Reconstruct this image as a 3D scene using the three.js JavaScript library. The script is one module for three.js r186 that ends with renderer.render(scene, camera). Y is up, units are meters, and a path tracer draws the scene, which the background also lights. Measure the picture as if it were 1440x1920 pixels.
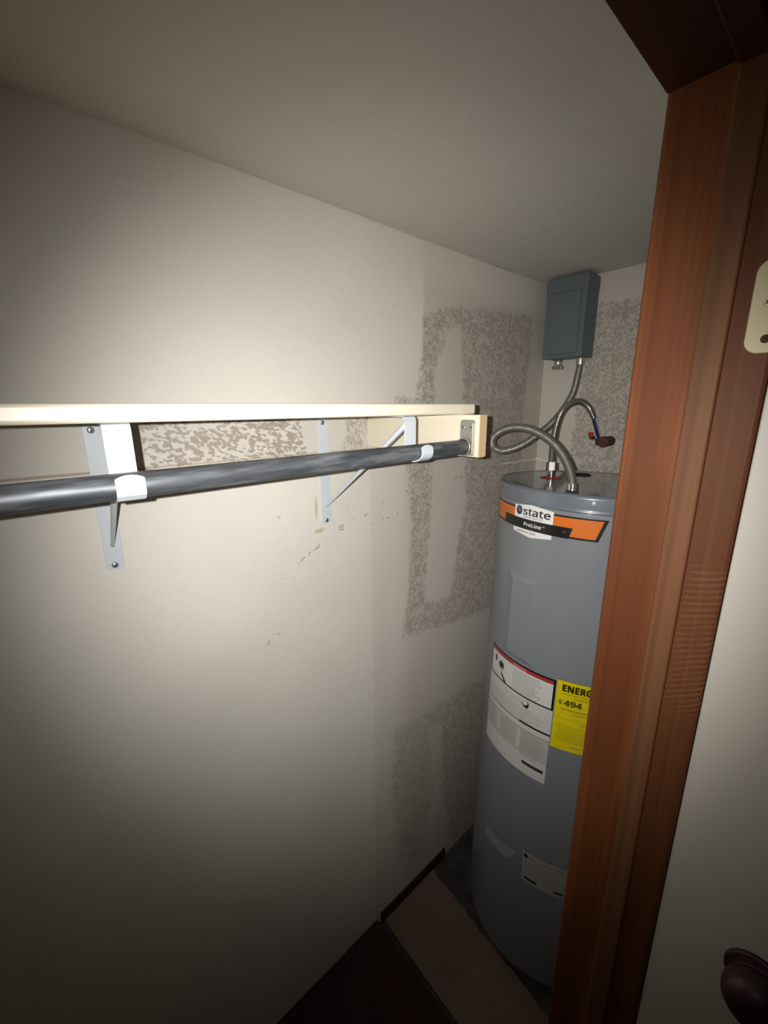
import * as THREE from 'three';
import { RoundedBoxGeometry } from 'three/addons/geometries/RoundedBoxGeometry.js';
import { mergeGeometries, mergeVertices, toCreasedNormals } from 'three/addons/utils/BufferGeometryUtils.js';

// ------------------------------------------------------------------ camera, light, exposure
const EYE = 1.62, rad = THREE.MathUtils.degToRad;
const scene = new THREE.Scene();
scene.background = new THREE.Color(0x000000);
const camera = new THREE.PerspectiveCamera(101.978, 0.75, 0.02, 20);
camera.rotation.order = 'YXZ';
camera.position.set(0, EYE, 0);
camera.rotation.set(rad(-14.005), rad(48.95), rad(-0.474));
camera.updateMatrixWorld();
scene.add(camera);
const EXPOSURE = 1.0;
// the phone's flash, about two centimetres left of the lens
const FLASH = new THREE.Vector3(-0.016, EYE + 0.007, 0.019);
const FLASH_AIM = new THREE.Vector3(0.05, -0.006, -1).applyQuaternion(camera.quaternion).add(FLASH);   // the beam looks where the lens looks
for (const [half, cd] of [[48, 2.22], [59, 0.94]]) {
  const s = new THREE.SpotLight(new THREE.Color().setRGB(1.0, 0.995, 0.975), cd, 0, rad(half), 1, 2);
  s.name = 'camera_flash';
  s.position.copy(FLASH); s.target.position.copy(FLASH_AIM);
  s.castShadow = true; s.shadow.radius = 0.12; s.shadow.mapSize.set(2048, 2048); s.shadow.camera.near = 0.03; s.shadow.camera.far = 4; s.shadow.bias = -0.0005;
  scene.add(s); scene.add(s.target);
}
const renderer = new THREE.WebGLRenderer({ antialias: true });
renderer.toneMapping = THREE.LinearToneMapping;
renderer.toneMappingExposure = EXPOSURE;
renderer.shadowMap.enabled = true;

// ------------------------------------------------------------------ helpers
const used = {};
function numbered(n) { used[n] = (used[n] ?? -1) + 1; return used[n] ? n + '_' + String(used[n]).padStart(3, '0') : n; }
function mesh(name, g, m, parent) {
  const o = new THREE.Mesh(g, m); o.name = parent ? name : numbered(name);
  o.castShadow = o.receiveShadow = true; (parent ?? scene).add(o); return o;
}
function thing(name, label, category, pos = [0, 0, 0], group) {
  const o = new THREE.Group(); o.name = numbered(name); o.position.set(...pos); scene.add(o);
  o.userData = { label, category }; if (group) o.userData.group = group; return o;
}
function structure(name, g, m) { const o = mesh(name, g, m); o.userData.kind = 'structure'; return o; }
function metricUV(g) {           // uv in metres, by the dominant direction of the normal
  const p = g.attributes.position, n = g.attributes.normal, uv = new Float32Array(p.count * 2);
  for (let i = 0; i < p.count; i++) {
    const ax = Math.abs(n.getX(i)), ay = Math.abs(n.getY(i)), az = Math.abs(n.getZ(i)), x = p.getX(i), y = p.getY(i), z = p.getZ(i);
    if (ax >= ay && ax >= az) { uv[2 * i] = -z; uv[2 * i + 1] = y; } else if (ay >= az) { uv[2 * i] = x; uv[2 * i + 1] = -z; } else { uv[2 * i] = x; uv[2 * i + 1] = y; }
  }
  g.setAttribute('uv', new THREE.BufferAttribute(uv, 2)); return g;
}
const flatOf = (g) => (g.index ? g.toNonIndexed() : g);
function span(x0, x1, y0, y1, z0, z1, r = 0) {   // a box from corner to corner, uv in metres
  const w = Math.abs(x1 - x0), h = Math.abs(y1 - y0), d = Math.abs(z1 - z0);
  const g = r ? new RoundedBoxGeometry(w, h, d, 3, Math.min(r, 0.49 * Math.min(w, h, d))) : new THREE.BoxGeometry(w, h, d);
  g.translate((x0 + x1) / 2, (y0 + y1) / 2, (z0 + z1) / 2); return metricUV(g);
}
function rng(seed) { let a = seed >>> 0; return () => { a = (a + 0x6d2b79f5) | 0; let t = Math.imul(a ^ (a >>> 15), 1 | a); t = (t + Math.imul(t ^ (t >>> 7), 61 | t)) ^ t; return ((t ^ (t >>> 14)) >>> 0) / 4294967296; }; }
const TAB = new Float32Array(65536); { const r = rng(7); for (let i = 0; i < 65536; i++) TAB[i] = r(); }
function noise(x, y, per = 256) {  // value noise in 0..1, repeating every per cells
  let xi = Math.floor(x), yi = Math.floor(y); const fx = x - xi, fy = y - yi, u = fx * fx * (3 - 2 * fx), v = fy * fy * (3 - 2 * fy);
  const x0 = ((xi % per) + per) % per, y0 = ((yi % per) + per) % per, x1 = (x0 + 1) % per, y1 = (y0 + 1) % per;
  const a = TAB[y0 * 256 + x0], b = TAB[y0 * 256 + x1], c = TAB[y1 * 256 + x0], d = TAB[y1 * 256 + x1];
  return a + (b - a) * u + (c - a) * v + (a - b - c + d) * u * v;
}
const fbm = (x, y, o = 3) => { let s = 0, w = 0.5, t = 0; for (let i = 0; i < o; i++) { s += w * noise(x + i * 17.3, y + i * 9.1); t += w; x *= 2.03; y *= 2.03; w *= 0.5; } return s / t; };
const sstep = (a, b, x) => { const t = Math.min(1, Math.max(0, (x - a) / (b - a))); return t * t * (3 - 2 * t); };
function dataTex(w, h, fn, srgb = true, rep) {   // fn(u, v) -> [r, g, b] in 0..255; v grows upwards
  const d = new Uint8Array(w * h * 4);
  for (let j = 0; j < h; j++) for (let i = 0; i < w; i++) { const c = fn((i + 0.5) / w, (j + 0.5) / h), k = 4 * (j * w + i); d[k] = c[0]; d[k + 1] = c[1]; d[k + 2] = c[2]; d[k + 3] = 255; }
  const t = new THREE.DataTexture(d, w, h); t.magFilter = THREE.LinearFilter; t.minFilter = THREE.LinearMipmapLinearFilter; t.generateMipmaps = true;
  t.wrapS = t.wrapT = THREE.RepeatWrapping; if (srgb) t.colorSpace = THREE.SRGBColorSpace; if (rep) t.repeat.set(...rep); t.needsUpdate = true; return t;
}
function canvasTex(w, h, draw) {
  const c = document.createElement('canvas'); c.width = w; c.height = h; draw(c.getContext('2d'), w, h);
  const t = new THREE.CanvasTexture(c); t.colorSpace = THREE.SRGBColorSpace; t.anisotropy = 8; return t;
}
const std = (o) => new THREE.MeshStandardMaterial(o);
const phys = (o) => new THREE.MeshPhysicalMaterial(o);
const inPoly = (P, x, y) => { let c = false; for (let i = 0, j = P.length - 1; i < P.length; j = i++) { const [xi, yi] = P[i], [xj, yj] = P[j]; if ((yi > y) !== (yj > y) && x < ((xj - xi) * (y - yi)) / (yj - yi) + xi) c = !c; } return c; };
const boxOf = (P) => [Math.min(...P.map((p) => p[0])) - 0.02, Math.max(...P.map((p) => p[0])) + 0.02, Math.min(...P.map((p) => p[1])) - 0.02, Math.max(...P.map((p) => p[1])) + 0.02];
function sweep(pts, r, { n = 200, sides = 12, closed = false } = {}) {  // a tube of varying radius; r(metres along, total)
  const curve = pts instanceof THREE.Curve ? pts : new THREE.CatmullRomCurve3(pts.map((p) => new THREE.Vector3(...p)), closed, 'centripetal');
  const L = curve.getLength(), F = curve.computeFrenetFrames(n, false), pos = [], idx = [], uv = [];
  for (let i = 0; i <= n; i++) {
    const p = curve.getPointAt(i / n), R = r((i / n) * L, L);
    for (let k = 0; k <= sides; k++) { const a = (k / sides) * 2 * Math.PI, c = Math.cos(a) * R, s = Math.sin(a) * R, N = F.normals[i], B = F.binormals[i]; pos.push(p.x + c * N.x + s * B.x, p.y + c * N.y + s * B.y, p.z + c * N.z + s * B.z); uv.push((i / n) * L, k / sides); }
  }
  const w = sides + 1;
  for (let i = 0; i < n; i++) for (let k = 0; k < sides; k++) { const a = i * w + k; idx.push(a, a + 1, a + w, a + 1, a + w + 1, a + w); }
  for (const [row, f] of [[0, 1], [n, -1]]) { const p = curve.getPointAt(row / n), c = pos.length / 3; pos.push(p.x, p.y, p.z); uv.push(0, 0); for (let k = 0; k < sides; k++) f > 0 ? idx.push(c, row * w + k + 1, row * w + k) : idx.push(c, row * w + k, row * w + k + 1); }
  const g = new THREE.BufferGeometry(); g.setAttribute('position', new THREE.Float32BufferAttribute(pos, 3)); g.setAttribute('uv', new THREE.Float32BufferAttribute(uv, 2)); g.setIndex(idx); g.computeVertexNormals();
  return g;
}
function ribbon(path, halfWidth, thick, crease = 0.7) {  // a bent strip: path of [x, y] points, wide along z, thickness to its left side
  const n = path.length, pos = [], idx = [];
  for (let i = 0; i < n; i++) {
    const a = path[Math.max(0, i - 1)], b = path[Math.min(n - 1, i + 1)], l = Math.hypot(b[0] - a[0], b[1] - a[1]) || 1, nx = (-(b[1] - a[1]) / l) * thick, ny = ((b[0] - a[0]) / l) * thick, h = halfWidth(i / (n - 1), i);
    const [x, y] = path[i]; pos.push(x, y, -h, x, y, h, x + nx, y + ny, h, x + nx, y + ny, -h);
  }
  for (let i = 0; i < n - 1; i++) for (let k = 0; k < 4; k++) { const a = 4 * i + k, b = 4 * i + ((k + 1) % 4); idx.push(a, a + 4, b, b, a + 4, b + 4); }
  idx.push(0, 1, 2, 0, 2, 3); const e = 4 * (n - 1); idx.push(e, e + 2, e + 1, e, e + 3, e + 2);
  const g = new THREE.BufferGeometry(); g.setAttribute('position', new THREE.Float32BufferAttribute(pos, 3)); g.setIndex(idx); g.computeVertexNormals();
  return toCreasedNormals(g, crease);
}
function lathe(profile, seg = 48) { return new THREE.LatheGeometry(profile.map(([r, y]) => new THREE.Vector2(r, y)), seg); }
function roundedPlate(w, h, r, t, bevel = 0.0006) {  // stands in the xy plane, centred, from z = 0 to t
  const s = new THREE.Shape(), x = w / 2, y = h / 2; r = Math.min(r, x - 1e-4, y - 1e-4);
  s.moveTo(-x + r, -y); s.lineTo(x - r, -y); s.absarc(x - r, -y + r, r, -Math.PI / 2, 0); s.lineTo(x, y - r); s.absarc(x - r, y - r, r, 0, Math.PI / 2); s.lineTo(-x + r, y); s.absarc(-x + r, y - r, r, Math.PI / 2, Math.PI); s.lineTo(-x, -y + r); s.absarc(-x + r, -y + r, r, Math.PI, 1.5 * Math.PI);
  const g = new THREE.ExtrudeGeometry(s, { depth: t - 2 * bevel, bevelEnabled: true, bevelThickness: bevel, bevelSize: bevel, bevelOffset: -bevel, bevelSegments: 2, curveSegments: 8 });
  g.translate(0, 0, bevel); return g;
}

// ------------------------------------------------------------------ textures and materials
const PEEL = dataTex(1024, 1024, (u, v) => {   // rolled-on paint, half a metre across
  const a = noise(u * 64, v * 64, 64), b = noise(u * 128 + 3, v * 128, 128), c = noise(u * 256, v * 256 + 5, 256), k = 255 * (0.42 * a + 0.36 * b + 0.22 * c); return [k, k, k];
}, false);
const peel = (rx, ry) => { const t = PEEL.clone(); t.repeat.set(rx, ry); t.needsUpdate = true; return t; };

const CREAM = [214, 208, 197], PRIMER = [192, 184, 173], RESIDUE = [154, 144, 132];
const mixc = (a, b, t) => [a[0] + (b[0] - a[0]) * t, a[1] + (b[1] - a[1]) * t, a[2] + (b[2] - a[2]) * t];
const POLY = {   // [metres along the wall from the camera, metres above the camera]
  main: [[0.795, 0.217], [0.878, 0.251], [1.063, 0.267], [1.295, 0.279], [1.292, 0.163], [1.278, 0.057], [1.279, -0.039], [1.284, -0.204], [1.266, -0.267], [1.195, -0.456], [1.166, -0.681], [0.935, -0.661], [0.729, -0.632], [0.742, -0.548], [0.75, -0.465], [0.759, -0.331], [0.747, -0.18], [0.735, -0.125], [0.769, 0.009], [0.778, 0.06], [0.79, 0.127]],
  gap: [[0.88, 0.193], [0.944, 0.214], [0.959, 0.04], [0.981, -0.146], [0.99, -0.29], [0.968, -0.375], [0.953, -0.462], [0.933, -0.573], [0.816, -0.551], [0.825, -0.429], [0.832, -0.346], [0.834, -0.264], [0.838, -0.144], [0.839, 0.019], [0.843, 0.108], [0.86, 0.142]],
  tip: [[0.696, 0.03], [0.732, 0.027], [0.769, 0.016], [0.769, -0.004], [0.713, -0.004]],
  cleatA: [[0.153, 0], [0.444, 0.002], [0.446, -0.089], [0.141, -0.094]],
  cleatB: [[0.553, 0.002], [0.616, 0.001], [0.614, -0.087], [0.55, -0.087]],
  lowA: [[0.692, -0.91], [0.835, -0.954], [0.874, -1.266], [0.821, -1.527], [0.707, -1.423], [0.685, -1.127]],
  lowB: [[0.912, -0.966], [1.022, -0.94], [1.164, -0.966], [1.169, -1.644], [0.999, -1.608], [0.914, -1.294]],
  lowC: [[0.692, -0.929], [1.022, -0.94], [1.059, -1.047], [0.836, -1.005], [0.741, -1.006]],
};
const PB = Object.fromEntries(Object.entries(POLY).map(([k, p]) => [k, boxOf(p)]));
const hit = (k, x, y) => { const b = PB[k]; return x > b[0] && x < b[1] && y > b[2] && y < b[3] && inPoly(POLY[k], x, y); };
const SCUFF = [[[0.356, -0.355], [0.415, -0.323], [0.471, -0.295], [0.531, -0.267], [0.61, -0.245]], [[0.61, -0.276], [0.68, -0.268], [0.746, -0.258]], [[0.653, -0.229], [0.726, -0.213], [0.765, -0.204]], [[0.928, -0.197], [1.068, -0.198]], [[0.373, -0.216], [0.421, -0.234]], [[0.532, -0.223], [0.555, -0.22]], [[0.36, -0.47], [0.29, -0.51]]];
const SMEAR = [[0.466, -0.21, 0.004, 0.028], [0.472, -0.262, 0.014, 0.006], [0.71, -0.02, 0.01, 0.006]];
function distSeg(x, y, [ax, ay], [bx, by]) { const dx = bx - ax, dy = by - ay, t = Math.min(1, Math.max(0, ((x - ax) * dx + (y - ay) * dy) / (dx * dx + dy * dy))); return Math.hypot(x - ax - t * dx, y - ay - t * dy); }
// torn backing and glue left on the wall: flecks a few millimetres across
function flecks(x, y, s = 1) {
  const wx = x + 0.006 * (noise(x * 90, y * 90) - 0.5), wy = y + 0.006 * (noise(x * 90 + 40, y * 90) - 0.5);
  const a = noise((wx + 0.35 * wy) * 300 * s, (wy - 0.5 * wx) * 215 * s), b = noise(wx * 560 * s + 11, wy * 520 * s), c = noise(wx * 60 + 5, wy * 60), ridge = 1 - Math.abs(2 * noise(wx * 120 * s + 31, wy * 120 * s + 7) - 1);
  return sstep(0.4, 0.66, 0.5 * a + 0.22 * b + 0.2 * c + 0.13 * ridge);
}
const WALL_LEFT_MAP = dataTex(2048, 2048, (u, v) => {
  const x = u * 2 - 0.6, y = v * 2 - EYE;
  const jx = x + 0.009 * (noise(x * 130, y * 130) - 0.5) + 0.012 * (noise(x * 40 + 9, y * 40) - 0.5), jy = y + 0.012 * (noise(x * 110 + 50, y * 110) - 0.5);
  const broad = fbm(x * 5, y * 5, 3) - 0.5;
  // the cream coat ends where the panel had been; behind it an older greyer coat
  const edge = y > 0 ? 0.79 : 0.615 + 0.006 * (noise(3, y * 60) - 0.5);
  let t = sstep(edge - 0.004, edge + 0.012, x) * (y > 0 ? 0.75 : 0.35 + 0.5 * sstep(0.7, 0.78, x)); if (y > 0.27) t *= 1 - sstep(0.27, 0.33, y) * 0.7;
  if (y < 0.0 && y > -0.092 && x < 0.616) t = Math.max(t, x > 0.1 ? 0.6 : 0.3);
  let c = mixc(CREAM, PRIMER, t); const sh = 1 + 0.05 * broad; c = [c[0] * sh, c[1] * sh, c[2] * sh];
  const coverAt = (x, y) => (hit('main', x, y) && !hit('gap', x, y) ? 0.8 : hit('tip', x, y) ? 0.6 : hit('cleatB', x, y) ? 0.75 : hit('lowA', x, y) ? 0.5 : hit('lowB', x, y) ? 0.7 : hit('lowC', x, y) ? 0.5 : 0);
  let cover = x > 0.53 && y < 0.3 ? (coverAt(jx - 0.006, jy) + coverAt(jx + 0.006, jy) + coverAt(jx, jy - 0.007) + coverAt(jx, jy + 0.007)) / 4 : 0;
  if (cover) c = mixc(c, RESIDUE, cover * (0.12 + 0.88 * flecks(x, y)));
  else if (hit('cleatA', jx, jy)) c = mixc(c, RESIDUE, 0.95 * sstep(0.35, 0.9, flecks(x * 0.8 + 0.3 * y, y * 1.3, 0.75)));
  if (Math.abs(y + 0.091) < 0.003 && x < 0.616 && x > -0.3) c = mixc(c, [132, 112, 88], (x < 0.08 ? 0.55 : 0.35) * sstep(0.003, 0.001, Math.abs(y + 0.091)));
  if (y < 0 && y > -0.4 || y < -0.4 && y > -0.55) for (const s of SCUFF) for (let i = 0; i + 1 < s.length; i++) { const d = distSeg(jx, jy, s[i], s[i + 1]); if (d < 0.005) { const dash = sstep(0.42, 0.6, noise(x * 120, 7)) * sstep(0.35, 0.65, noise(x * 420, y * 420)); c = mixc(c, [110, 96, 82], 0.5 * dash * sstep(0.0035, 0.0008, d)); } }
  for (const [sx, sy, rx, ry] of SMEAR) { const d = Math.hypot((x - sx) / rx, (y - sy) / ry); if (d < 1.3) c = mixc(c, [170, 146, 112], 0.55 * sstep(1.2, 0.4, d + 0.5 * (noise(x * 300, y * 300) - 0.5))); }
  const cl = Math.abs(y + 0.178 + 0.004 * (noise(x * 70, 2) - 0.5)); if (x > 1.17 && cl < 0.0035) c = mixc(c, [232, 228, 218], 0.9 * sstep(0.0032, 0.0012, cl));
  return c;
});
const BACK_POLY = [[-0.625, 0.3], [-0.17, 0.3], [-0.17, -1.4], [-0.64, -1.4], [-0.629, -0.239], [-0.637, -0.046], [-0.628, 0.103]];
const WALL_BACK_MAP = dataTex(640, 2048, (u, v) => {   // 0.625 m by 2 m, its left edge at x = -0.785
  const x = u * 0.625 - 0.785, y = v * 2 - EYE, jx = x + 0.012 * (noise(x * 120, y * 120) - 0.5) + 0.014 * (noise(x * 35, y * 35 + 4) - 0.5), jy = y + 0.014 * (noise(x * 100 + 20, y * 100) - 0.5);
  const sh = 1 + 0.06 * (fbm(x * 6, y * 6, 3) - 0.5); let c = PRIMER.map((k) => Math.min(255, k * 1.06 * sh));
  if (inPoly(BACK_POLY, jx, jy)) c = mixc(c, RESIDUE, 0.75 * (0.12 + 0.88 * flecks(x + 3, y)));
  const cl = Math.abs(y + 0.178 + 0.16 * (x + 0.76) + 0.004 * (noise(x * 70, 2) - 0.5)); if (x < -0.63 && cl < 0.0035) c = mixc(c, [232, 228, 218], 0.9 * sstep(0.0032, 0.0012, cl));
  return c;
});
// stained softwood, grain along v
function woodTex(seed, base, dark, arcs) {
  return dataTex(256, arcs ? 2048 : 1024, (u, v) => {
    const s = seed * 13.7, g = fbm(u * 26 + s + 1.5 * fbm(u * 3 + s, v * 2.2, 2), v * 1.6 + s, 4), f = noise(u * 120 + s, v * 14), b = fbm(u * 2 + s, v * 5 + s, 3);
    let c = mixc(base, dark, Math.min(1, Math.max(0, 0.95 * (g - 0.22) + 0.1 * (f - 0.5))));
    c = mixc(c, dark, 0.5 * sstep(0.5, 0.75, b)); if (arcs) c = arcs(u, v, c); return c;
  });
}
const JAMB_W = 0.1295;
const WOOD_JAMB = woodTex(1, [126, 72, 37], [80, 40, 18], (u, v, c) => {
  const y = v * 2 - EYE;   // the figure of the end of a knot on the outer edge of the board
  if (u > 0.66 && y < -0.17 && y > -0.41) { const t = (-0.17 - y) / 0.24, X = (u - 0.66) * 0.1295, q = y - X * (0.05 + 0.75 * t) - 2.5 * X * X + 0.002 * noise(u * 9, y * 60), w = Math.abs(((q * 115) % 1 + 1) % 1 - 0.5); c = mixc(c, [186, 140, 98], 0.55 * sstep(0.26, 0.1, w) * sstep(0, 0.12, t) * sstep(1, 0.8, t) * sstep(0.68, 0.78, u) * (0.35 + 0.65 * noise(q * 40, u * 7))); }
  if (u > 0.66) c = mixc(c, [96, 60, 40], 0.45 * sstep(0.66, 0.74, u)); return c;
});
const WOOD_TRIM = woodTex(4, [118, 77, 50], [88, 55, 34]);
const wood = (map, extra = {}) => phys({ map, roughness: 0.6, specularIntensity: 0.5, clearcoat: 0.04, clearcoatRoughness: 0.35, ...extra });
const jambMap = WOOD_JAMB, trimMap = WOOD_TRIM;
trimMap.repeat.set(6, 0.5);

const M = {
  wallLeft: std({ map: WALL_LEFT_MAP, bumpMap: peel(4, 4), bumpScale: 0.00035, roughness: 0.72 }),
  wallBack: std({ map: WALL_BACK_MAP, bumpMap: peel(1.25, 4), bumpScale: 0.0004, roughness: 0.75 }),
  paint: std({ color: 0xd0ccc3, bumpMap: peel(2, 2), bumpScale: 0.0005, roughness: 0.8 }),
  hall: std({ color: 0x8f887c, roughness: 0.9 }),
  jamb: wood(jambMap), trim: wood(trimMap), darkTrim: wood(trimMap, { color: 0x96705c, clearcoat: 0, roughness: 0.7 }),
  whiteMetal: phys({ color: 0xc6cbd0, roughness: 0.38, clearcoat: 0.3, clearcoatRoughness: 0.25 }),
  screw: std({ color: 0xa9acaf, metalness: 0.7, roughness: 0.35 }), slot: std({ color: 0x17181a, metalness: 0.4, roughness: 0.6 }),
  shelf: phys({ color: 0xe4dcc9, roughness: 0.42, clearcoat: 0.2, clearcoatRoughness: 0.3 }),
  rawWood: std({ map: woodTex(9, [214, 184, 146], [190, 156, 118]), roughness: 0.8 }),
  zinc: std({ color: 0xc4c2b4, metalness: 0.75, roughness: 0.34 }),
  chrome: std({ color: 0xd8d8d8, metalness: 1, roughness: 0.14 }), steel: std({ color: 0xaba8a3, metalness: 0.92, roughness: 0.28 }), conduit: std({ color: 0x8f8b83, metalness: 0.72, roughness: 0.42 }),
  tank: phys({ color: 0x7f8287, roughness: 0.4, clearcoat: 0.5, clearcoatRoughness: 0.16 }),
  tankTop: phys({ color: 0x6d747c, roughness: 0.3, clearcoat: 0.8, clearcoatRoughness: 0.06 }),
  boxGrey: phys({ color: 0x5d686b, roughness: 0.5, clearcoat: 0.15, clearcoatRoughness: 0.4 }),
  red: std({ color: 0xa3271f, roughness: 0.5 }), rust: std({ color: 0x5b3d31, roughness: 0.85, metalness: 0.3 }), black: std({ color: 0x151515, roughness: 0.7 }),
  plateCream: phys({ color: 0xcdbf97, roughness: 0.45, clearcoat: 0.25, clearcoatRoughness: 0.3 }),
  doorWhite: phys({ color: 0xd8d0c2, roughness: 0.5, clearcoat: 0.15, clearcoatRoughness: 0.4 }),
  bronze: std({ color: 0x4a3434, metalness: 0.5, roughness: 0.42 }),
};
M.paint.bumpMap.repeat.set(2, 2);

// ------------------------------------------------------------------ the closet
const LX = -0.76, BZ = -1.385, CEIL = EYE + 0.5045 * 0.76, JIN = -0.2065, JOUT = -0.077, JZ = -0.59, HEAD = EYE + 0.5525 * 0.59;
function wallUV(g, axis, o, w, y0, h) { const p = g.attributes.position, uv = g.attributes.uv; for (let i = 0; i < p.count; i++) uv.setXY(i, ((axis === 'b' ? -p.getZ(i) : p.getX(i)) - o) / w, (p.getY(i) - y0) / h); return g; }
structure('wall_left', wallUV(span(LX - 0.1, LX, -0.05, CEIL + 0.1, BZ - 0.1, 0.7), 'b', -0.6, 2, 0, 2), M.wallLeft);
structure('wall_back', wallUV(span(LX, -0.08, -0.05, CEIL + 0.1, BZ - 0.1, BZ), 'x', -0.785, 0.625, 0, 2), M.wallBack);
structure('wall_near', span(LX, -0.08, -0.05, CEIL + 0.1, 0.6, 0.7), M.paint);
{
  const s = new THREE.Shape([[BZ, -0.05], [0.6, -0.05], [0.6, CEIL], [BZ, CEIL]].map(([z, y]) => new THREE.Vector2(-z, y)));
  s.holes.push(new THREE.Path([[JZ - 0.019, 0], [JZ - 0.019, HEAD + 0.019], [0.189, HEAD + 0.019], [0.189, 0]].map(([z, y]) => new THREE.Vector2(-z, y))));
  const g = new THREE.ExtrudeGeometry(s, { depth: 0.116, bevelEnabled: false }); g.rotateY(Math.PI / 2); g.translate(-0.196, 0, 0);
  structure('wall_right', metricUV(flatOf(g)), M.paint);
}
structure('ceiling', span(LX - 0.1, 1.5, CEIL, CEIL + 0.1, BZ - 0.1, 1.4), M.paint);
// bare slab, dirty at the back
structure('floor', span(LX - 0.1, 1.5, -0.1, 0, BZ - 0.1, 1.4), std({ map: dataTex(512, 512, (u, v) => { const n = fbm(u * 30, v * 30, 4); return mixc([92, 86, 78], [44, 42, 40], n); }), roughness: 0.9 }));
// the hall where the photographer stands
structure('wall_hall_side', span(1.4, 1.5, 0, CEIL, -0.9, 1.4), M.hall);
structure('wall_hall_back', span(-0.08, 1.4, 0, CEIL, -0.8, -0.7), M.hall);
structure('wall_hall_front', span(-0.08, 1.4, 0, CEIL, 1.3, 1.4), M.hall);

// brown carpet, ending in front of the heater
{
  const g = new THREE.BoxGeometry(1.54 + 0.62, 0.023, 1.9 + 0.02, 150, 1, 150), p = g.attributes.position;
  g.translate((1.4 + LX) / 2, 0.0115, (-0.617 + 1.3) / 2);
  for (let i = 0; i < p.count; i++) if (p.getY(i) > 0.02) { const x = p.getX(i), z = p.getZ(i); p.setY(i, p.getY(i) + 0.003 * (noise(x * 80 + 100, z * 80 + 100) - 0.5)); }
  g.scale(1, 1, 1); g.computeVertexNormals(); metricUV(g);
  const c = structure('floor_carpet', g, std({ map: dataTex(512, 512, (u, v) => { const n = noise(u * 256, v * 256) * 0.6 + fbm(u * 12, v * 12, 3) * 0.4; return mixc([74, 44, 32], [40, 23, 17], n); }, true, [3, 3]), roughness: 1 }));
}
// pale board lying on the slab between the carpet and the heater
{
  const s = new THREE.Shape(), r = rng(5); s.moveTo(LX + 0.012, 0.642); s.lineTo(-0.21, 0.632); for (let i = 0; i <= 22; i++) { const x = -0.21 + ((LX + 0.012 + 0.21) * i) / 22; s.lineTo(x, 0.822 + 0.05 * (-(x + 0.21) / 0.55) + 0.008 * (r() - 0.5)); }
  const g = new THREE.ExtrudeGeometry(s, { depth: 0.006, bevelEnabled: true, bevelSize: 0.0015, bevelThickness: 0.0015, bevelSegments: 1 }); g.rotateX(-Math.PI / 2); g.translate(0, 0.0015, 0);
  const o = mesh('floor_board', metricUV(g), std({ map: dataTex(256, 256, (u, v) => { const n = fbm(u * 9, v * 9, 4); return mixc([136, 116, 98], [106, 89, 76], n); }), roughness: 0.7 }));
  o.userData = { label: 'pale beige floor board strip on the floor between brown carpet and water heater', category: 'floor board' };
}
{
  const t = thing('baseboard_left', 'short brown baseboard piece low on the left wall beside the pale floor board', 'baseboard', [0, 0, 0]); t.userData = { kind: 'structure' };
  mesh('board', span(LX, LX + 0.010, 0, 0.042, -0.94, -0.632, 0.002), wood(trimMap, { color: 0x8f8780 }), t);
  mesh('paint_bead', span(LX, LX + 0.004, 0.042, 0.0455, -0.93, -0.632, 0.0015), M.hall, t);
}

// door frame of stained wood
{
  const t = thing('trim_1', '', '', [0, 0, 0]); t.userData = { kind: 'structure' };
  const jambUV = (g) => { const p = g.attributes.position, uv = g.attributes.uv; for (let i = 0; i < p.count; i++) uv.setXY(i, (p.getX(i) - JIN) / JAMB_W, p.getY(i) / 2); return g; };
  mesh('jamb', jambUV(span(JIN, JOUT, 0, HEAD + 0.019, JZ - 0.019, JZ, 0.005)), M.jamb, t);
  mesh('jamb', jambUV(span(JIN, JOUT, 0, HEAD + 0.019, 0.17, 0.189, 0.003)), M.jamb, t);
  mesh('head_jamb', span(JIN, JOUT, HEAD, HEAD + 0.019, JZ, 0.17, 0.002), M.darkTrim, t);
  mesh('door_stop', span(-0.1425, -0.115, 0, HEAD, JZ, JZ + 0.011, 0.003), M.trim, t);
  mesh('door_stop', span(-0.1425, -0.115, 0, HEAD, 0.159, 0.17, 0.003), M.trim, t);
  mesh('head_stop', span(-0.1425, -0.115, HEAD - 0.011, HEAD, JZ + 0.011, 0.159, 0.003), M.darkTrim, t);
}

// white door standing open outside the frame, with its knob
{
  const t = new THREE.Group(); t.name = 'door_1'; t.userData = { kind: 'structure' }; t.position.set(-0.0762, 0.03, -0.6285); scene.add(t);
  mesh('door_leaf', span(0, 0.71, 0, HEAD - 0.02, 0, 0.035, 0.002), M.doorWhite, t);
  const k = lathe([[0, 0], [0.036, 0], [0.036, 0.003], [0.034, 0.006], [0.026, 0.008], [0.026, 0.012], [0.031, 0.016], [0.0335, 0.022], [0.034, 0.03], [0.0325, 0.039], [0.028, 0.046], [0.02, 0.051], [0.009, 0.0535], [0, 0.054]], 48);
  k.rotateX(Math.PI / 2); k.translate(0.1105, EYE - 0.706 - 0.03, 0.035);
  mesh('door_knob', k, M.bronze, t);
}

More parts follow.
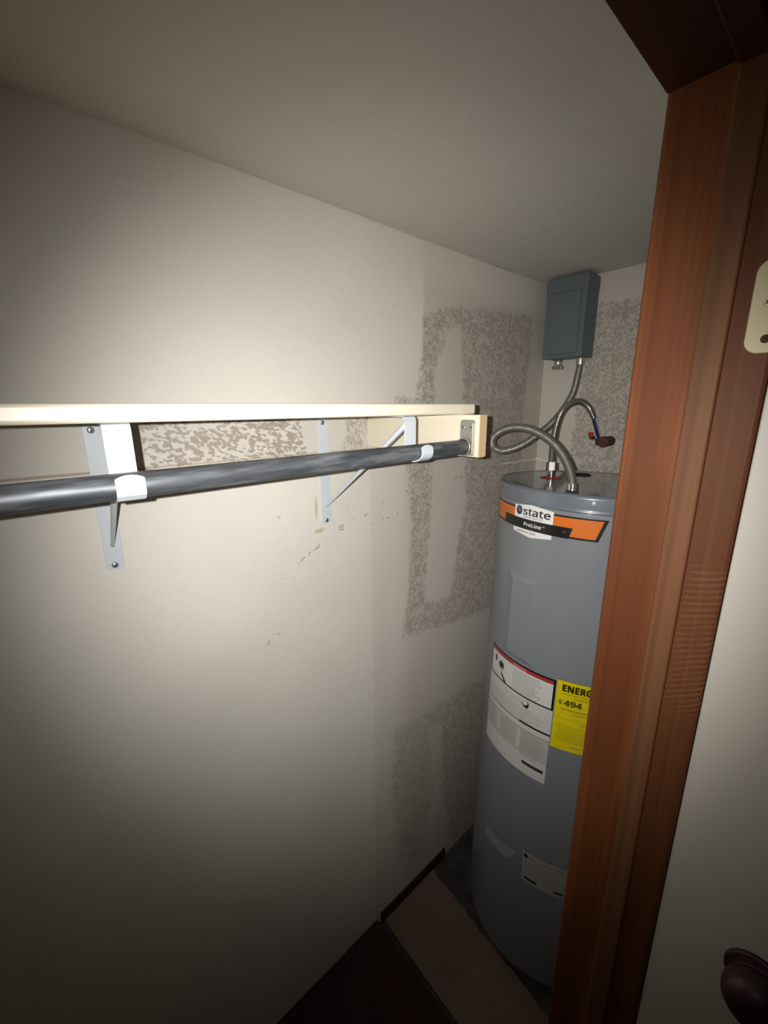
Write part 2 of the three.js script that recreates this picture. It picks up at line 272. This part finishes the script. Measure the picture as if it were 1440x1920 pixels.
// ------------------------------------------------------------------ screws shared by everything
function screwHead(r) {
  const head = lathe([[r * 1.0, 0], [r * 1.0, r * 0.18], [r * 0.9, r * 0.36], [r * 0.6, r * 0.52], [0.0001, r * 0.58]], 24), a = new THREE.BoxGeometry(r * 1.0, r * 0.12, r * 0.2), b = new THREE.BoxGeometry(r * 0.2, r * 0.12, r * 1.0);
  const x = mergeGeometries([a, b]); x.translate(0, r * 0.53, 0); return [head, x];
}
function addScrew(parent, [x, y, z], dir, r = 0.005, m = M.screw, name = 'screw') {   // dir: 'x' or 'z', the way the head looks
  const [h, s] = screwHead(r), q = mesh(name, h, m, parent); q.position.set(x, y, z);
  if (dir === 'x') q.rotation.z = -Math.PI / 2; else q.rotation.x = Math.PI / 2;
  mesh('slot', s, M.slot, q).rotation.y = 0.5 + x * 40 + y * 30; return q;
}

// hinge leaf left on the frame
{
  const t = thing('hinge', 'cream painted hinge leaf with two screws on the brown door frame', 'hinge', [-0.0845, EYE + 0.0965, JZ]);
  mesh('leaf', roundedPlate(0.033, 0.089, 0.013, 0.0025), M.plateCream, t);
  addScrew(t, [-0.003, 0.003, 0.0024], 'z', 0.0042, M.plateCream);
  addScrew(t, [0.0005, -0.031, 0.0024], 'z', 0.0042, M.rust);
}

// ------------------------------------------------------------------ shelf, rod, brackets
const ROD_X = -0.476, ROD_R = 0.0132, rodY = (b) => EYE - 0.0733 + 0.0075 * b, SH_T = EYE + 0.0073, SH_B = EYE - 0.0117;
{
  const o = mesh('wall_shelf', span(LX, -0.483, SH_B, SH_T, -0.648, 0.6, 0.0045), M.shelf);
  M.shelf.map = dataTex(512, 512, (u, v) => { const n = fbm(u * 8, v * 40, 3), d = sstep(0.78, 0.86, noise(u * 50, v * 60)) * sstep(0.6, 0.7, noise(u * 7, v * 8)); return mixc(mixc([255, 253, 249], [246, 243, 235], n), [200, 190, 172], 0.0 * d); }); M.shelf.map.repeat.set(2, 2);
  o.userData = { label: 'long cream painted wooden shelf board on two white brackets along the left wall', category: 'shelf' };
}
{
  const g = new THREE.CylinderGeometry(ROD_R, ROD_R, 1.2105, 40, 1, false); g.rotateX(Math.PI / 2);
  const p = g.attributes.position; for (let i = 0; i < p.count; i++) { const z = p.getZ(i) - 0.0062; p.setZ(i, z); p.setX(i, p.getX(i)); p.setY(i, p.getY(i) - 0.0075 * z); }
  g.translate(ROD_X, rodY(0), 0);
  const scuffs = dataTex(256, 1024, (u, v) => { const n = sstep(0.45, 0.75, fbm(u * 9, v * 20, 4)), f = noise(u * 30, v * 45); return mixc([86, 89, 93], [150, 153, 157], 0.62 * n + 0.35 * (f - 0.4)); });
  const rough = dataTex(256, 256, (u, v) => { const k = 92 + 60 * fbm(u * 9, v * 20, 4); return [k, k, k]; }, false);
  
  const o = mesh('closet_rod', g, std({ map: scuffs, roughnessMap: rough, roughness: 1, metalness: 0.6 }));
  o.userData = { label: 'dark grey scuffed metal closet rod hanging in the bracket hooks below the shelf', category: 'closet rod' };
}
function bracket(b, twist, label) {
  const t = thing('shelf_bracket', label, 'bracket', [LX, EYE, -b], 'white steel brackets under the shelf');
  const plate = roundedPlate(0.0254, 0.236, 0.006, 0.002); plate.rotateY(Math.PI / 2); plate.translate(0, -0.0118 - 0.118, 0);
  mesh('wall_plate', plate, M.whiteMetal, t);
  const hw = 0.0127, top = -0.0138, rc = [LX * -1 + ROD_X, rodY(b) - EYE], R = ROD_R + 0.0004, path = [[0.001, top]];
  const xs = 0.2605, lipX = 0.3025, cx = (xs + lipX) / 2, rx = (lipX - xs) / 2;                         // the strap passes on the wall side of the rod
  for (let i = 0; i <= 6; i++) { const a = (i / 6) * Math.PI / 2; path.push([xs - 0.006 + 0.006 * Math.sin(a), top - 0.006 + 0.006 * Math.cos(a)]); }
  const arm = mesh('arm', ribbon(path.map((p) => [p[0], p[1]]), () => hw, 0.0018), M.whiteMetal, t); arm.rotation.y = twist;
  const hook = []; const tipLift = 0.0125;
  for (let i = 0; i <= 6; i++) hook.push([xs, top - 0.006 + (rc[1] - top + 0.006) * (i / 6)]);
  for (let i = 1; i <= 16; i++) { const a = Math.PI + (i / 16) * Math.PI; hook.push([cx + rx * Math.cos(a), rc[1] + (R + 0.0018) * Math.sin(a)]); }
  const lastX = lipX; const nTip = 16; for (let i = 1; i <= nTip; i++) hook.push([lastX - 0.003 * (i / nTip) ** 2, rc[1] + tipLift * (i / nTip)]);
  const n = hook.length;
  const h = mesh('rod_hook', ribbon(hook, (_, i) => { const top = (n - 1 - i) * (tipLift / nTip) + 0.0002, R = 0.0248; return Math.min(hw, Math.sqrt(Math.max(1e-8, 2 * R * top - top * top))); }, 0.0018), M.whiteMetal, t); h.rotation.y = twist;
  const rv = lathe([[0.0028, 0], [0.0026, 0.0007], [0.0016, 0.0013], [0.0001, 0.0015]], 20); rv.rotateZ(-Math.PI / 2); rv.translate(xs, -0.0185, 0); mesh('rivet', rv, M.whiteMetal, t).rotation.y = twist;
  const q = new THREE.Vector3(Math.cos(twist) * 0.2545, -0.024, -Math.sin(twist) * 0.2545);
  const brace = sweep(new THREE.LineCurve3(new THREE.Vector3(0.0025, -0.208, 0), q), (s, L) => 0.003 + 0.0021 * (s / L), { n: 24, sides: 16 });
  mesh('brace', brace, M.whiteMetal, t);
  const A = addScrew(t, [0.002, -0.0275, 0.002], 'x'), B = addScrew(t, [0.002, -0.2405, 0.001], 'x');
  return t;
}
bracket(0.0865, -0.036, 'white steel shelf bracket nearer the camera, left one, holding the rod in its hook');
bracket(0.4915, 0.006, 'white steel shelf bracket farther from the camera, with its slanted brace seen from the side');
{
  const t = thing('shelf_cleat', 'cream painted board with raw wood end below the far end of the shelf', 'board', [LX, EYE, -0.614]);
  mesh('board', span(0, 0.3105, -0.0866, -0.0119, -0.021, 0, 0.002), M.shelf, t);
  const s = new THREE.Shape(), r = rng(3); const pts = []; for (let i = 0; i <= 10; i++) pts.push([-0.0205 - 0.0012 * (r() - 0.3), -0.084 + 0.0695 * (i / 10)]); s.moveTo(-0.0005, -0.0125); s.lineTo(-0.0005, -0.0861); s.lineTo(-0.017, -0.0861); for (const p of pts) s.lineTo(...p); s.lineTo(-0.0205, -0.0125);
  const g = new THREE.ExtrudeGeometry(s, { depth: 0.0018, bevelEnabled: true, bevelSize: 0.0004, bevelThickness: 0.0004, bevelSegments: 1 }); g.rotateY(-Math.PI / 2); g.scale(-1, 1, 1); 
  const p = flatOf(g); const q = p.attributes.position; for (let i = 0; i < q.count; i += 3) { const x = q.getX(i), y = q.getY(i), z = q.getZ(i); q.setXYZ(i, q.getX(i + 1), q.getY(i + 1), q.getZ(i + 1)); q.setXYZ(i + 1, x, y, z); } p.computeVertexNormals(); p.translate(0.3103, 0, 0);
  mesh('raw_end', metricUV(p), M.rawWood, t).userData.label = 'unpainted pale wood end';
}
{
  const y = rodY(0.614), t = thing('rod_socket', 'zinc plated rod socket plate screwed to the cream board at the rod end', 'rod socket', [-0.473, y, -0.6138]);
  const pl = roundedPlate(0.033, 0.064, 0.006, 0.0016); pl.translate(0, EYE - 0.0525 - y, 0); mesh('plate', pl, M.zinc, t);
  const lip = span(0.0155, 0.0172, EYE - 0.081 - y, EYE - 0.026 - y, 0.0008, 0.009, 0.0006); mesh('side_lip', lip, M.zinc, t);
  const cup = lathe([[0.0136, 0.0012], [0.0166, 0.0012], [0.0166, 0.009], [0.0158, 0.0102], [0.0136, 0.0102], [0.0136, 0.0012]], 40); cup.rotateX(Math.PI / 2); cup.translate(-0.003, 0, 0); mesh('cup', cup, M.zinc, t);
  addScrew(t, [-0.009, EYE - 0.034 - y, 0.0016], 'z', 0.0036); addScrew(t, [0.009, EYE - 0.034 - y, 0.0016], 'z', 0.0036);
}

// ------------------------------------------------------------------ water heater
const TILT = rad(1.6), HR = 0.2375, HB = [-0.44, 0, -1.07];
const heater = thing('water_heater', 'tall grey cylindrical water heater with orange band, standing in the back corner', 'water heater', HB);
heater.rotation.x = -TILT;
mesh('tank', lathe([[0, 0.014], [HR - 0.012, 0.014], [HR - 0.008, 0.018], [HR - 0.008, 0.034], [HR - 0.001, 0.037], [HR, 0.042], [HR, 1.391], [HR - 0.002, 1.394], [0, 1.394]], 128), M.tank, heater);
const CAPR = HR + 0.0022;
mesh('top_cap', lathe([[HR - 0.03, 1.3945], [HR - 0.003, 1.3935], [CAPR + 0.001, 1.394], [CAPR + 0.0016, 1.3965], [CAPR, 1.399], [CAPR - 0.0002, 1.402], [CAPR, 1.424], [CAPR - 0.0012, 1.4288], [CAPR - 0.0042, 1.4318], [CAPR - 0.009, 1.4326], [CAPR - 0.012, 1.4318], [CAPR - 0.016, 1.4306], [0, 1.4312]], 128), M.tankTop, heater);
function patch(f, t, { nu = 36, nv = 8, R = HR, flat } = {}) {  // a curved plaque: f(u, v) -> [degrees round, height]
  const pos = [], uv = [], idx = [], put = (a, y, r) => { const th = rad(a); pos.push(r * Math.sin(th), y, r * Math.cos(th)); };
  for (let j = 0; j <= nv; j++) for (let i = 0; i <= nu; i++) { const [a, y] = f(i / nu, j / nv); put(a, y, R + t); uv.push(i / nu, flat ? (y - flat[0]) / (flat[1] - flat[0]) : j / nv); }
  const w = nu + 1; for (let j = 0; j < nv; j++) for (let i = 0; i < nu; i++) { const a = j * w + i; idx.push(a, a + 1, a + w + 1, a, a + w + 1, a + w); }
  const rim = []; for (let i = 0; i <= nu; i++) rim.push([i / nu, 0]); for (let j = 1; j <= nv; j++) rim.push([1, j / nv]); for (let i = nu - 1; i >= 0; i--) rim.push([i / nu, 1]); for (let j = nv - 1; j >= 0; j--) rim.push([0, j / nv]);
  const s = pos.length / 3; for (const [u, v] of rim) { const [a, y] = f(u, v); put(a, y, R + t); put(a, y, R - 0.0004); uv.push(u, v, u, v); }
  for (let i = 0; i + 1 < rim.length; i++) { const a = s + 2 * i; idx.push(a, a + 1, a + 3, a, a + 3, a + 2); }
  const g = new THREE.BufferGeometry(); g.setAttribute('position', new THREE.Float32BufferAttribute(pos, 3)); g.setAttribute('uv', new THREE.Float32BufferAttribute(uv, 2)); g.setIndex(idx); g.computeVertexNormals(); return g;
}
const lerp = (a, b, t) => a + (b - a) * t;
const print = (w, h, draw, gloss = 0.35) => phys({ map: canvasTex(w, h, draw), roughness: gloss, clearcoat: 0.3, clearcoatRoughness: 0.2 });
// orange band
mesh('band_label', patch((u, v) => [lerp(lerp(-46, -50, v), lerp(26.4, 30.2, v), u), lerp(1.334, 1.3835, v)], 0.0005, { nu: 60, nv: 4 }), print(1024, 160, (c, w, h) => {
  c.fillStyle = '#16130f'; c.fillRect(0, 0, w, h); c.fillStyle = '#d9701f'; c.fillRect(16, 12, w - 40, h - 26);
}), heater).userData.label = 'orange band with black border';
// white badge with its logo, and the black ribbon across it
const peak = (u) => 1 - Math.min(1, Math.abs(u - 0.5) / 0.5);
mesh('badge', patch((u, v) => [lerp(-22.5, 3.6, u), lerp(1.3235 - 0.0078 * peak(u), 1.3875 + 0.0066 * peak(u), v)], 0.0016, { nu: 40, nv: 4, flat: [1.3157, 1.3941] }), print(1024, 720, (c, w, h) => {
  c.fillStyle = '#e9e8e4'; c.fillRect(0, 0, w, h);
  c.fillStyle = '#1d3650'; c.beginPath(); c.ellipse(150, 165, 94, 104, 0, 0, 7); c.fill(); c.fillStyle = '#3f6d8c'; c.beginPath(); c.ellipse(136, 142, 62, 70, 0, 0, 7); c.fill(); c.fillStyle = '#1d3650'; c.beginPath(); c.ellipse(163, 174, 58, 64, 0, 0, 7); c.fill(); c.fillStyle = '#b55a3c'; c.beginPath(); c.ellipse(165, 170, 34, 42, 0, 0, 7); c.fill();
  c.fillStyle = '#23262b'; c.save(); c.translate(268, 236); c.scale(1.66, 1); c.font = '215px sans-serif'; c.lineWidth = 9; c.strokeStyle = '#23262b'; c.strokeText('state', 0, 0, 425); c.fillText('state', 0, 0, 425); c.restore();
  c.fillStyle = '#55585c'; c.font = '62px sans-serif'; c.save(); c.translate(300, 306); c.scale(1.1, 1); c.fillText('WATER HEATERS', 0, 0, 560); c.restore();
  c.fillStyle = '#3c3e42'; c.font = 'bold 52px sans-serif'; c.fillText('COMMERCIAL GRADE', 130, h - 80, w - 260);
}), heater).userData.label = 'white badge with round blue logo';
mesh('ribbon', patch((u, v) => [lerp(-32, lerp(12.2, 13.9, v), u), lerp(1.3335, 1.358, v)], 0.0026, { nu: 40, nv: 2 }), print(1024, 150, (c, w, h) => {
  c.fillStyle = '#161616'; c.fillRect(0, 0, w, h); c.fillStyle = '#e8e8e8'; c.font = 'bold 74px sans-serif'; c.fillText('ProLine', 400, 100); c.font = '24px sans-serif'; c.fillText('TM', 676, 66);
}), heater).userData.label = 'black ribbon with white lettering';
const bolt = (a, y, r, m, name, R = HR) => { const [h] = screwHead(r), o = mesh(name, h, m, heater), th = rad(a); o.position.set(R * Math.sin(th), y, R * Math.cos(th)); o.rotation.set(Math.PI / 2, 0, -th, 'YXZ'); o.rotation.order = 'YXZ'; o.rotation.set(Math.PI / 2, th, 0); return o; };
bolt(9.8, 1.3478, 0.0032, M.rust, 'ribbon_rivet', HR + 0.0024); bolt(-28.5, 1.3452, 0.0024, M.slot, 'ribbon_rivet', HR + 0.0024);
bolt(22.2, 1.4178, 0.0042, M.whiteMetal, 'cap_screw', CAPR);
// access cover: flat face, chamfered sides
{
  const a0 = rad(-11), flat = HR + 0.0026, o = [rad(-14.3), rad(14.3)], pos = [], idx = [];
  const on = (a, y) => [HR * Math.sin(a), y, HR * Math.cos(a) - 0.0006], fl = (x, y) => [x, y, flat];
  const wi = 0.031, yo = [0.99, 1.2165], yi = [1.004, 1.204], N = 10; let k = 0;
  const quad = (A, B, C, D) => { pos.push(...A, ...B, ...C, ...A, ...C, ...D); };
  for (let i = 0; i < N; i++) { const u0 = i / N, u1 = (i + 1) / N, x0 = lerp(-wi, wi, u0), x1 = lerp(-wi, wi, u1), b0 = lerp(o[0], o[1], u0), b1 = lerp(o[0], o[1], u1); quad(fl(x0, yi[0]), fl(x1, yi[0]), fl(x1, yi[1]), fl(x0, yi[1])); quad(fl(x0, yi[1]), fl(x1, yi[1]), on(b1, yo[1]), on(b0, yo[1])); quad(on(b0, yo[0]), on(b1, yo[0]), fl(x1, yi[0]), fl(x0, yi[0])); }
  quad(fl(wi, yi[0]), on(o[1], yo[0]), on(o[1], yo[1]), fl(wi, yi[1])); quad(on(o[0], yo[0]), fl(-wi, yi[0]), fl(-wi, yi[1]), on(o[0], yo[1]));
  let g = new THREE.BufferGeometry(); g.setAttribute('position', new THREE.Float32BufferAttribute(pos, 3)); g.computeVertexNormals(); g = toCreasedNormals(g, 0.22);
  const m = mesh('access_cover', g, M.tank, heater); m.rotation.y = a0;
}
// warning label, energy label, rating plate, clear sticker
const lines = (c, x, y, w, n, step, col = '#8b8984', th = 5, seed = 1) => { const r = rng(seed); c.fillStyle = col; for (let i = 0; i < n; i++) { let px = x; const end = x + w * (0.7 + 0.3 * r()); while (px < end) { const l = 8 + r() * 26; c.fillRect(px, y + i * step, Math.min(l, end - px), th); px += l + 5; } } };
mesh('warning_label', patch((u, v) => [lerp(-35.8, 14.8, u), lerp(0.688, 0.9855, v)], 0.0004, { nu: 40, nv: 6 }), print(1024, 1400, (c, w, h) => {
  c.fillStyle = '#cfcdc9'; c.fillRect(0, 0, w, h); const Y = (y) => ((0.9855 - y) / 0.2975) * h;
  c.fillStyle = '#141414'; c.fillRect(0, 0, w, Y(0.9015)); c.fillStyle = '#d8d6d3'; c.fillRect(20, 20, w - 44, Y(0.9015) - 38);
  c.fillStyle = '#a43a38'; c.fillRect(20, 20, w - 44, 46); c.fillStyle = '#d99f90'; c.font = 'bold 40px sans-serif'; c.fillText('WARNING', 470, 60);
  lines(c, 470, 96, 420, 14, 20, '#8f8d8a', 7, 2); lines(c, 60, 330, 260, 3, 20, '#a19f9b', 6, 3);
  c.fillStyle = '#2b2826'; c.beginPath(); c.moveTo(90, 120); c.lineTo(140, 110); c.lineTo(160, 175); c.lineTo(130, 200); c.fill(); for (let i = 0; i < 9; i++) { const a = i * 0.7; c.beginPath(); c.ellipse(255 + 38 * Math.cos(a), 190 + 38 * Math.sin(a), 22, 13, a, 0, 7); c.fill(); } c.beginPath(); c.ellipse(255, 195, 32, 32, 0, 0, 7); c.fill();
  c.fillStyle = '#d7a06a'; c.beginPath(); c.ellipse(265, 238, 26, 18, 0, 0, 7); c.fill(); c.fillStyle = '#3a1d18'; c.beginPath(); c.moveTo(230, 270); c.lineTo(300, 300); c.lineTo(390, 395); c.lineTo(330, 385); c.fill(); c.fillStyle = '#8e2f2a'; c.beginPath(); c.moveTo(240, 282); c.lineTo(300, 318); c.lineTo(330, 360); c.lineTo(280, 330); c.fill();
  lines(c, 330, Y(0.889), 440, 3, 19, '#a5a39f', 6, 4); lines(c, 40, Y(0.872), 940, 12, 19, '#a19f9b', 6, 5); c.fillStyle = '#d2d0cc'; c.fillRect(640, Y(0.897), 110, 100);
  c.fillStyle = '#222'; c.beginPath(); c.ellipse(695, Y(0.886), 46, 48, 0, 0, 7); c.fill(); c.fillStyle = '#dcdad6'; c.beginPath(); c.ellipse(690, Y(0.888), 34, 34, 0, 0, 7); c.fill(); c.fillStyle = '#222'; c.beginPath(); c.ellipse(712, Y(0.88), 22, 26, 0.5, 0, 7); c.fill();
  c.fillStyle = '#1a1a1a'; c.fillRect(0, Y(0.831), w, 8); c.fillRect(w * 0.62, Y(0.8335), w * 0.38, 24); c.fillRect(0, Y(0.813), w, 5); c.fillRect(0, Y(0.746), w, 5);
  c.fillStyle = '#bab8b3'; c.fillRect(0, Y(0.811), w, Y(0.748) - Y(0.811)); lines(c, 60, Y(0.806), 190, 13, 20, '#a3a19d', 7, 6); lines(c, 330, Y(0.806), 280, 13, 20, '#9c9a96', 7, 7); lines(c, 680, Y(0.806), 300, 13, 20, '#96948f', 7, 8); c.fillStyle = '#cbc9c5'; c.fillRect(280, Y(0.809), 36, 250); c.fillRect(625, Y(0.809), 34, 270);
  lines(c, 680, Y(0.741), 290, 2, 20, '#9b9995', 6, 9); c.fillStyle = '#2c2c2c'; c.beginPath(); c.roundRect(720, Y(0.7235), 275, 42, 16); c.fill(); lines(c, 740, Y(0.719), 230, 1, 10, '#77746f', 6, 10);
}), heater).userData.label = 'large white warning label with red strip';
mesh('energy_label', patch((u, v) => [lerp(15.4, 54, u), lerp(0.806, 0.9915, v)], 0.0005, { nu: 24, nv: 4 }), print(1024, 1500, (c, w, h) => {
  c.fillStyle = '#e3cd12'; c.fillRect(0, 0, w, h); c.fillStyle = '#2b2a05'; c.strokeStyle = '#2b2a05'; c.lineWidth = 12; c.font = 'bold 185px sans-serif'; c.save(); c.translate(70, 215); c.strokeText('ENERGYGUIDE', 0, 0, 900); c.fillText('ENERGYGUIDE', 0, 0, 900); c.restore();
  c.fillRect(0, 0, w, 6); c.fillRect(90, 262, 850, 8); lines(c, 250, 310, 600, 2, 30, '#5d5608', 10, 3); c.font = 'bold 130px sans-serif'; c.fillText('$', 40, 510, 60); c.save(); c.translate(125, 515); c.scale(1.3, 1); c.font = 'bold 165px sans-serif'; c.lineWidth = 8; c.strokeText('494', 0, 0, 190); c.fillText('494', 0, 0, 190); c.restore(); c.fillRect(90, 590, 880, 14); lines(c, 240, 640, 560, 2, 40, '#6b6308', 10, 5);
  c.fillRect(50, 800, 930, 5); lines(c, 380, 840, 420, 2, 36, '#5d5608', 10, 6); c.fillRect(50, 950, 930, 6); c.fillRect(50, 990, 930, 6); lines(c, 70, 1040, 860, 8, 36, '#857b0c', 9, 7); lines(c, 280, 1390, 300, 1, 30, '#4d4706', 12, 8);
}), heater).userData.label = 'yellow energy label';
mesh('rating_plate', patch((u, v) => [lerp(lerp(8.2, 6.7, v), 44, u), lerp(0.358, 0.452, v)], 0.0004, { nu: 24, nv: 4 }), print(1024, 480, (c, w, h) => {
  c.fillStyle = '#a3a19c'; c.fillRect(0, 0, w, h); c.fillStyle = '#222'; c.beginPath(); c.ellipse(60, 55, 34, 36, 0, 0, 7); c.fill(); lines(c, 120, 40, 700, 2, 34, '#5e5c59', 9, 2); lines(c, 40, 130, 900, 7, 34, '#74726e', 9, 3); c.fillStyle = '#2c2b2a'; c.fillRect(40, 400, 230, 40); c.fillRect(560, 400, 160, 40);
}, 0.5), heater).userData.label = 'small pale rating plate';
mesh('clear_sticker', patch((u, v) => [lerp(-25, lerp(-3.5, 2.5, v), u), lerp(lerp(0.372, 0.384, u), lerp(0.402, 0.424, u), v)], 0.0004, { nu: 20, nv: 2 }), phys({ color: 0x9a98a4, roughness: 0.3 }), heater).userData.label = 'blank pale sticker';
// fittings on the top
const TOP = 1.4312;
function onTop(name, prof, m, x, z, parent = heater) { const o = mesh(name, lathe(prof, 40), m, parent); o.position.set(x, TOP, z); return o; }
onTop('nipple_collar', [[0.0001, 0.0035], [0.012, 0.0035], [0.0285, 0.001], [0.0285, -0.0004], [0, -0.0004]], M.red, -0.1094, 0.0215).userData.label = 'red plastic collar';
onTop('nipple', [[0.0085, 0.003], [0.0105, 0.003], [0.0105, 0.022], [0.0095, 0.024], [0.0, 0.024]], M.chrome, -0.1094, 0.0215);
onTop('port_plug', [[0, 0.004], [0.02, 0.004], [0.024, 0.0015], [0.024, -0.0003], [0, -0.0003]], M.black, -0.085, -0.115).userData.label = 'flat black plug';

// ------------------------------------------------------------------ conduit and hose
{
  const t = thing('flexible_conduit', 'ribbed grey metal conduit looping from the electrical box to the heater top', 'conduit', [0, 0, 0]);
  const pts = [[-0.6195, 1.766, -1.3477], [-0.6195, 1.7525, -1.3477], [-0.6128, 1.7119, -1.3243], [-0.6031, 1.6638, -1.2858], [-0.5979, 1.6173, -1.2271], [-0.6063, 1.5755, -1.178], [-0.6252, 1.5431, -1.1361], [-0.6388, 1.5203, -1.0961], [-0.6527, 1.5057, -1.0511], [-0.6623, 1.5036, -1.0079], [-0.6636, 1.519, -0.9729], [-0.6525, 1.5405, -0.9547], [-0.6281, 1.5597, -0.9507], [-0.5956, 1.57, -0.9527], [-0.5595, 1.5697, -0.9549], [-0.5226, 1.5593, -0.9541], [-0.484, 1.5386, -0.9513], [-0.4527, 1.5127, -0.9429], [-0.4311, 1.4847, -0.935], [-0.4195, 1.4611, -0.9285], [-0.4145, 1.4425, -0.9238]];
  const saw = (s) => { const q = (s / 0.0052) % 1; return q < 0.62 ? 0.0016 * Math.sin((q / 0.62) * Math.PI) : -0.0003; };
  mesh('ribbed_sleeve', sweep(pts, (s, L) => 0.0082 + 0.0011 * (s / L) + saw(s), { n: 1000, sides: 16 }), M.conduit, t);
  const end = lathe([[0.0001, 0], [0.0138, 0], [0.0138, 0.004], [0.0125, 0.0052], [0.0125, 0.017], [0.011, 0.0185], [0.0001, 0.0185]], 28); end.translate(-0.413, 1.4362, -0.9226); mesh('connector', end, M.chrome, t);
  const up = lathe([[0.0001, 0], [0.0115, 0], [0.0125, 0.002], [0.0125, 0.018], [0.016, 0.019], [0.016, 0.0225], [0.0001, 0.0225]], 24); up.translate(-0.6195, 1.7452, -1.3477); mesh('connector', up, M.zinc, t);
}
{
  const t = thing('water_hose', 'corrugated steel water hose arching from the heater nipple to the wall pipe', 'hose', [0, 0, 0]);
  const pts = [[-0.5535, 1.468, -1.0925], [-0.5562, 1.48, -1.0985], [-0.5593, 1.4937, -1.1036], [-0.565, 1.5247, -1.115], [-0.5715, 1.5672, -1.1363], [-0.5742, 1.603, -1.1625], [-0.5735, 1.6276, -1.2071], [-0.5665, 1.6351, -1.2573], [-0.5574, 1.6182, -1.2974], [-0.5495, 1.59, -1.3193]];
  mesh('corrugated_sleeve', sweep(pts, (s) => 0.0088 + (s > 0.045 ? 0.0006 * Math.sin((s / 0.0034) * 2 * Math.PI) : 0), { n: 620, sides: 16 }), M.steel, t);
  const nut = flatOf(new THREE.CylinderGeometry(0.0145, 0.0145, 0.022, 6)); nut.computeVertexNormals(); nut.rotateZ(0.1); nut.rotateX(-0.15); nut.translate(-0.5515, 1.4625, -1.0905); mesh('nut', nut, M.conduit, t);
  const a = new THREE.Vector3(-0.5495, 1.59, -1.3193), b = new THREE.Vector3(-0.5335, 1.521, -1.3435);
  const sl = sweep(new THREE.LineCurve3(a, b), () => 0.0068, { n: 10, sides: 20 }), wrap = canvasTex(64, 256, (c, w, h) => { c.fillStyle = '#c9ccd4'; c.fillRect(0, 0, w, h); c.fillStyle = '#20294f'; for (let k = 0; k < 2; k++) c.fillRect(0, 30 + k * 128, w, 74); });
  mesh('printed_sleeve', sl, phys({ map: wrap, roughness: 0.4, clearcoat: 0.4 }), t).userData.label = 'blue and white sleeve';
  const ring = sweep(new THREE.LineCurve3(a.clone().lerp(b, -0.03), a.clone().lerp(b, 0.05)), () => 0.0092, { n: 4, sides: 20 }); mesh('ferrule', ring, M.chrome, t);
}
{
  const t = thing('pipe_stub', 'short rusty brown pipe fitting coming out of the back wall below the hose', 'pipe', [-0.519, EYE - 0.1035, BZ]);
  const pipe = lathe([[0, 0], [0.0155, 0], [0.0155, 0.012], [0.0135, 0.014], [0.0135, 0.04], [0.0165, 0.042], [0.0165, 0.054], [0.0145, 0.058], [0, 0.058]], 28); pipe.rotateX(Math.PI / 2); mesh('pipe', pipe, M.rust, t);
  const nut = flatOf(new THREE.CylinderGeometry(0.0105, 0.0115, 0.02, 6)); nut.computeVertexNormals(); nut.rotateZ(0.25); nut.translate(-0.0155, 0.0, 0.043); mesh('nut', nut, M.rust, t);
}
{
  const t = thing('valve_handle', 'small red valve handle on the back wall left of the blue sleeve', 'valve handle', [-0.5705, EYE - 0.087, BZ]);
  const stem = new THREE.CylinderGeometry(0.0045, 0.006, 0.02, 16); stem.rotateX(Math.PI / 2); stem.translate(0, -0.009, 0.01); mesh('stem', stem, M.rust, t);
  mesh('handle', span(-0.008, 0.006, -0.006, 0.01, 0.016, 0.024, 0.003), M.red, t);
}

// ------------------------------------------------------------------ electrical box
{
  const t = thing('electrical_box', 'blue grey steel electrical disconnect box high in the back corner', 'electrical box', [-0.661, EYE + 0.148, BZ]);
  const w = 0.0605;
  mesh('body', span(-w, w, 0, 0.222, 0, 0.068, 0.002), M.boxGrey, t);
  mesh('cover', mergeGeometries([span(-w - 0.0015, w + 0.0015, -0.001, 0.2, 0.0655, 0.083, 0.003), span(-w - 0.004, w + 0.004, 0.188, 0.2275, 0.004, 0.0845, 0.006)].map((g) => flatOf(g))), M.boxGrey, t);
  const s = new THREE.Shape([[-0.045, 0.012], [0.046, 0.012], [0.046, 0.182], [-0.045, 0.182]].map((p) => new THREE.Vector2(...p)));
  const emb = new THREE.ExtrudeGeometry(s, { depth: 0.0004, bevelEnabled: true, bevelSize: 0.003, bevelThickness: 0.004, bevelSegments: 1 }); emb.translate(0, 0, 0.0828); mesh('raised_panel', emb, M.boxGrey, t);
  const c = lathe([[0.0001, 0], [0.0125, 0], [0.0125, -0.012], [0.0105, -0.014], [0.0105, -0.026], [0.0001, -0.026]].reverse(), 24), bar = span(-0.016, 0.016, -0.031, -0.02, -0.009, 0.009, 0.002);
  const k = mesh('cable_clamp', c, M.zinc, t); k.position.set(-0.028, 0, 0.04); mesh('clamp_bar', bar, M.steel, k);
}

scene.traverse((o) => { if (o.isMesh) o.castShadow = o.receiveShadow = true; });
renderer.render(scene, camera);
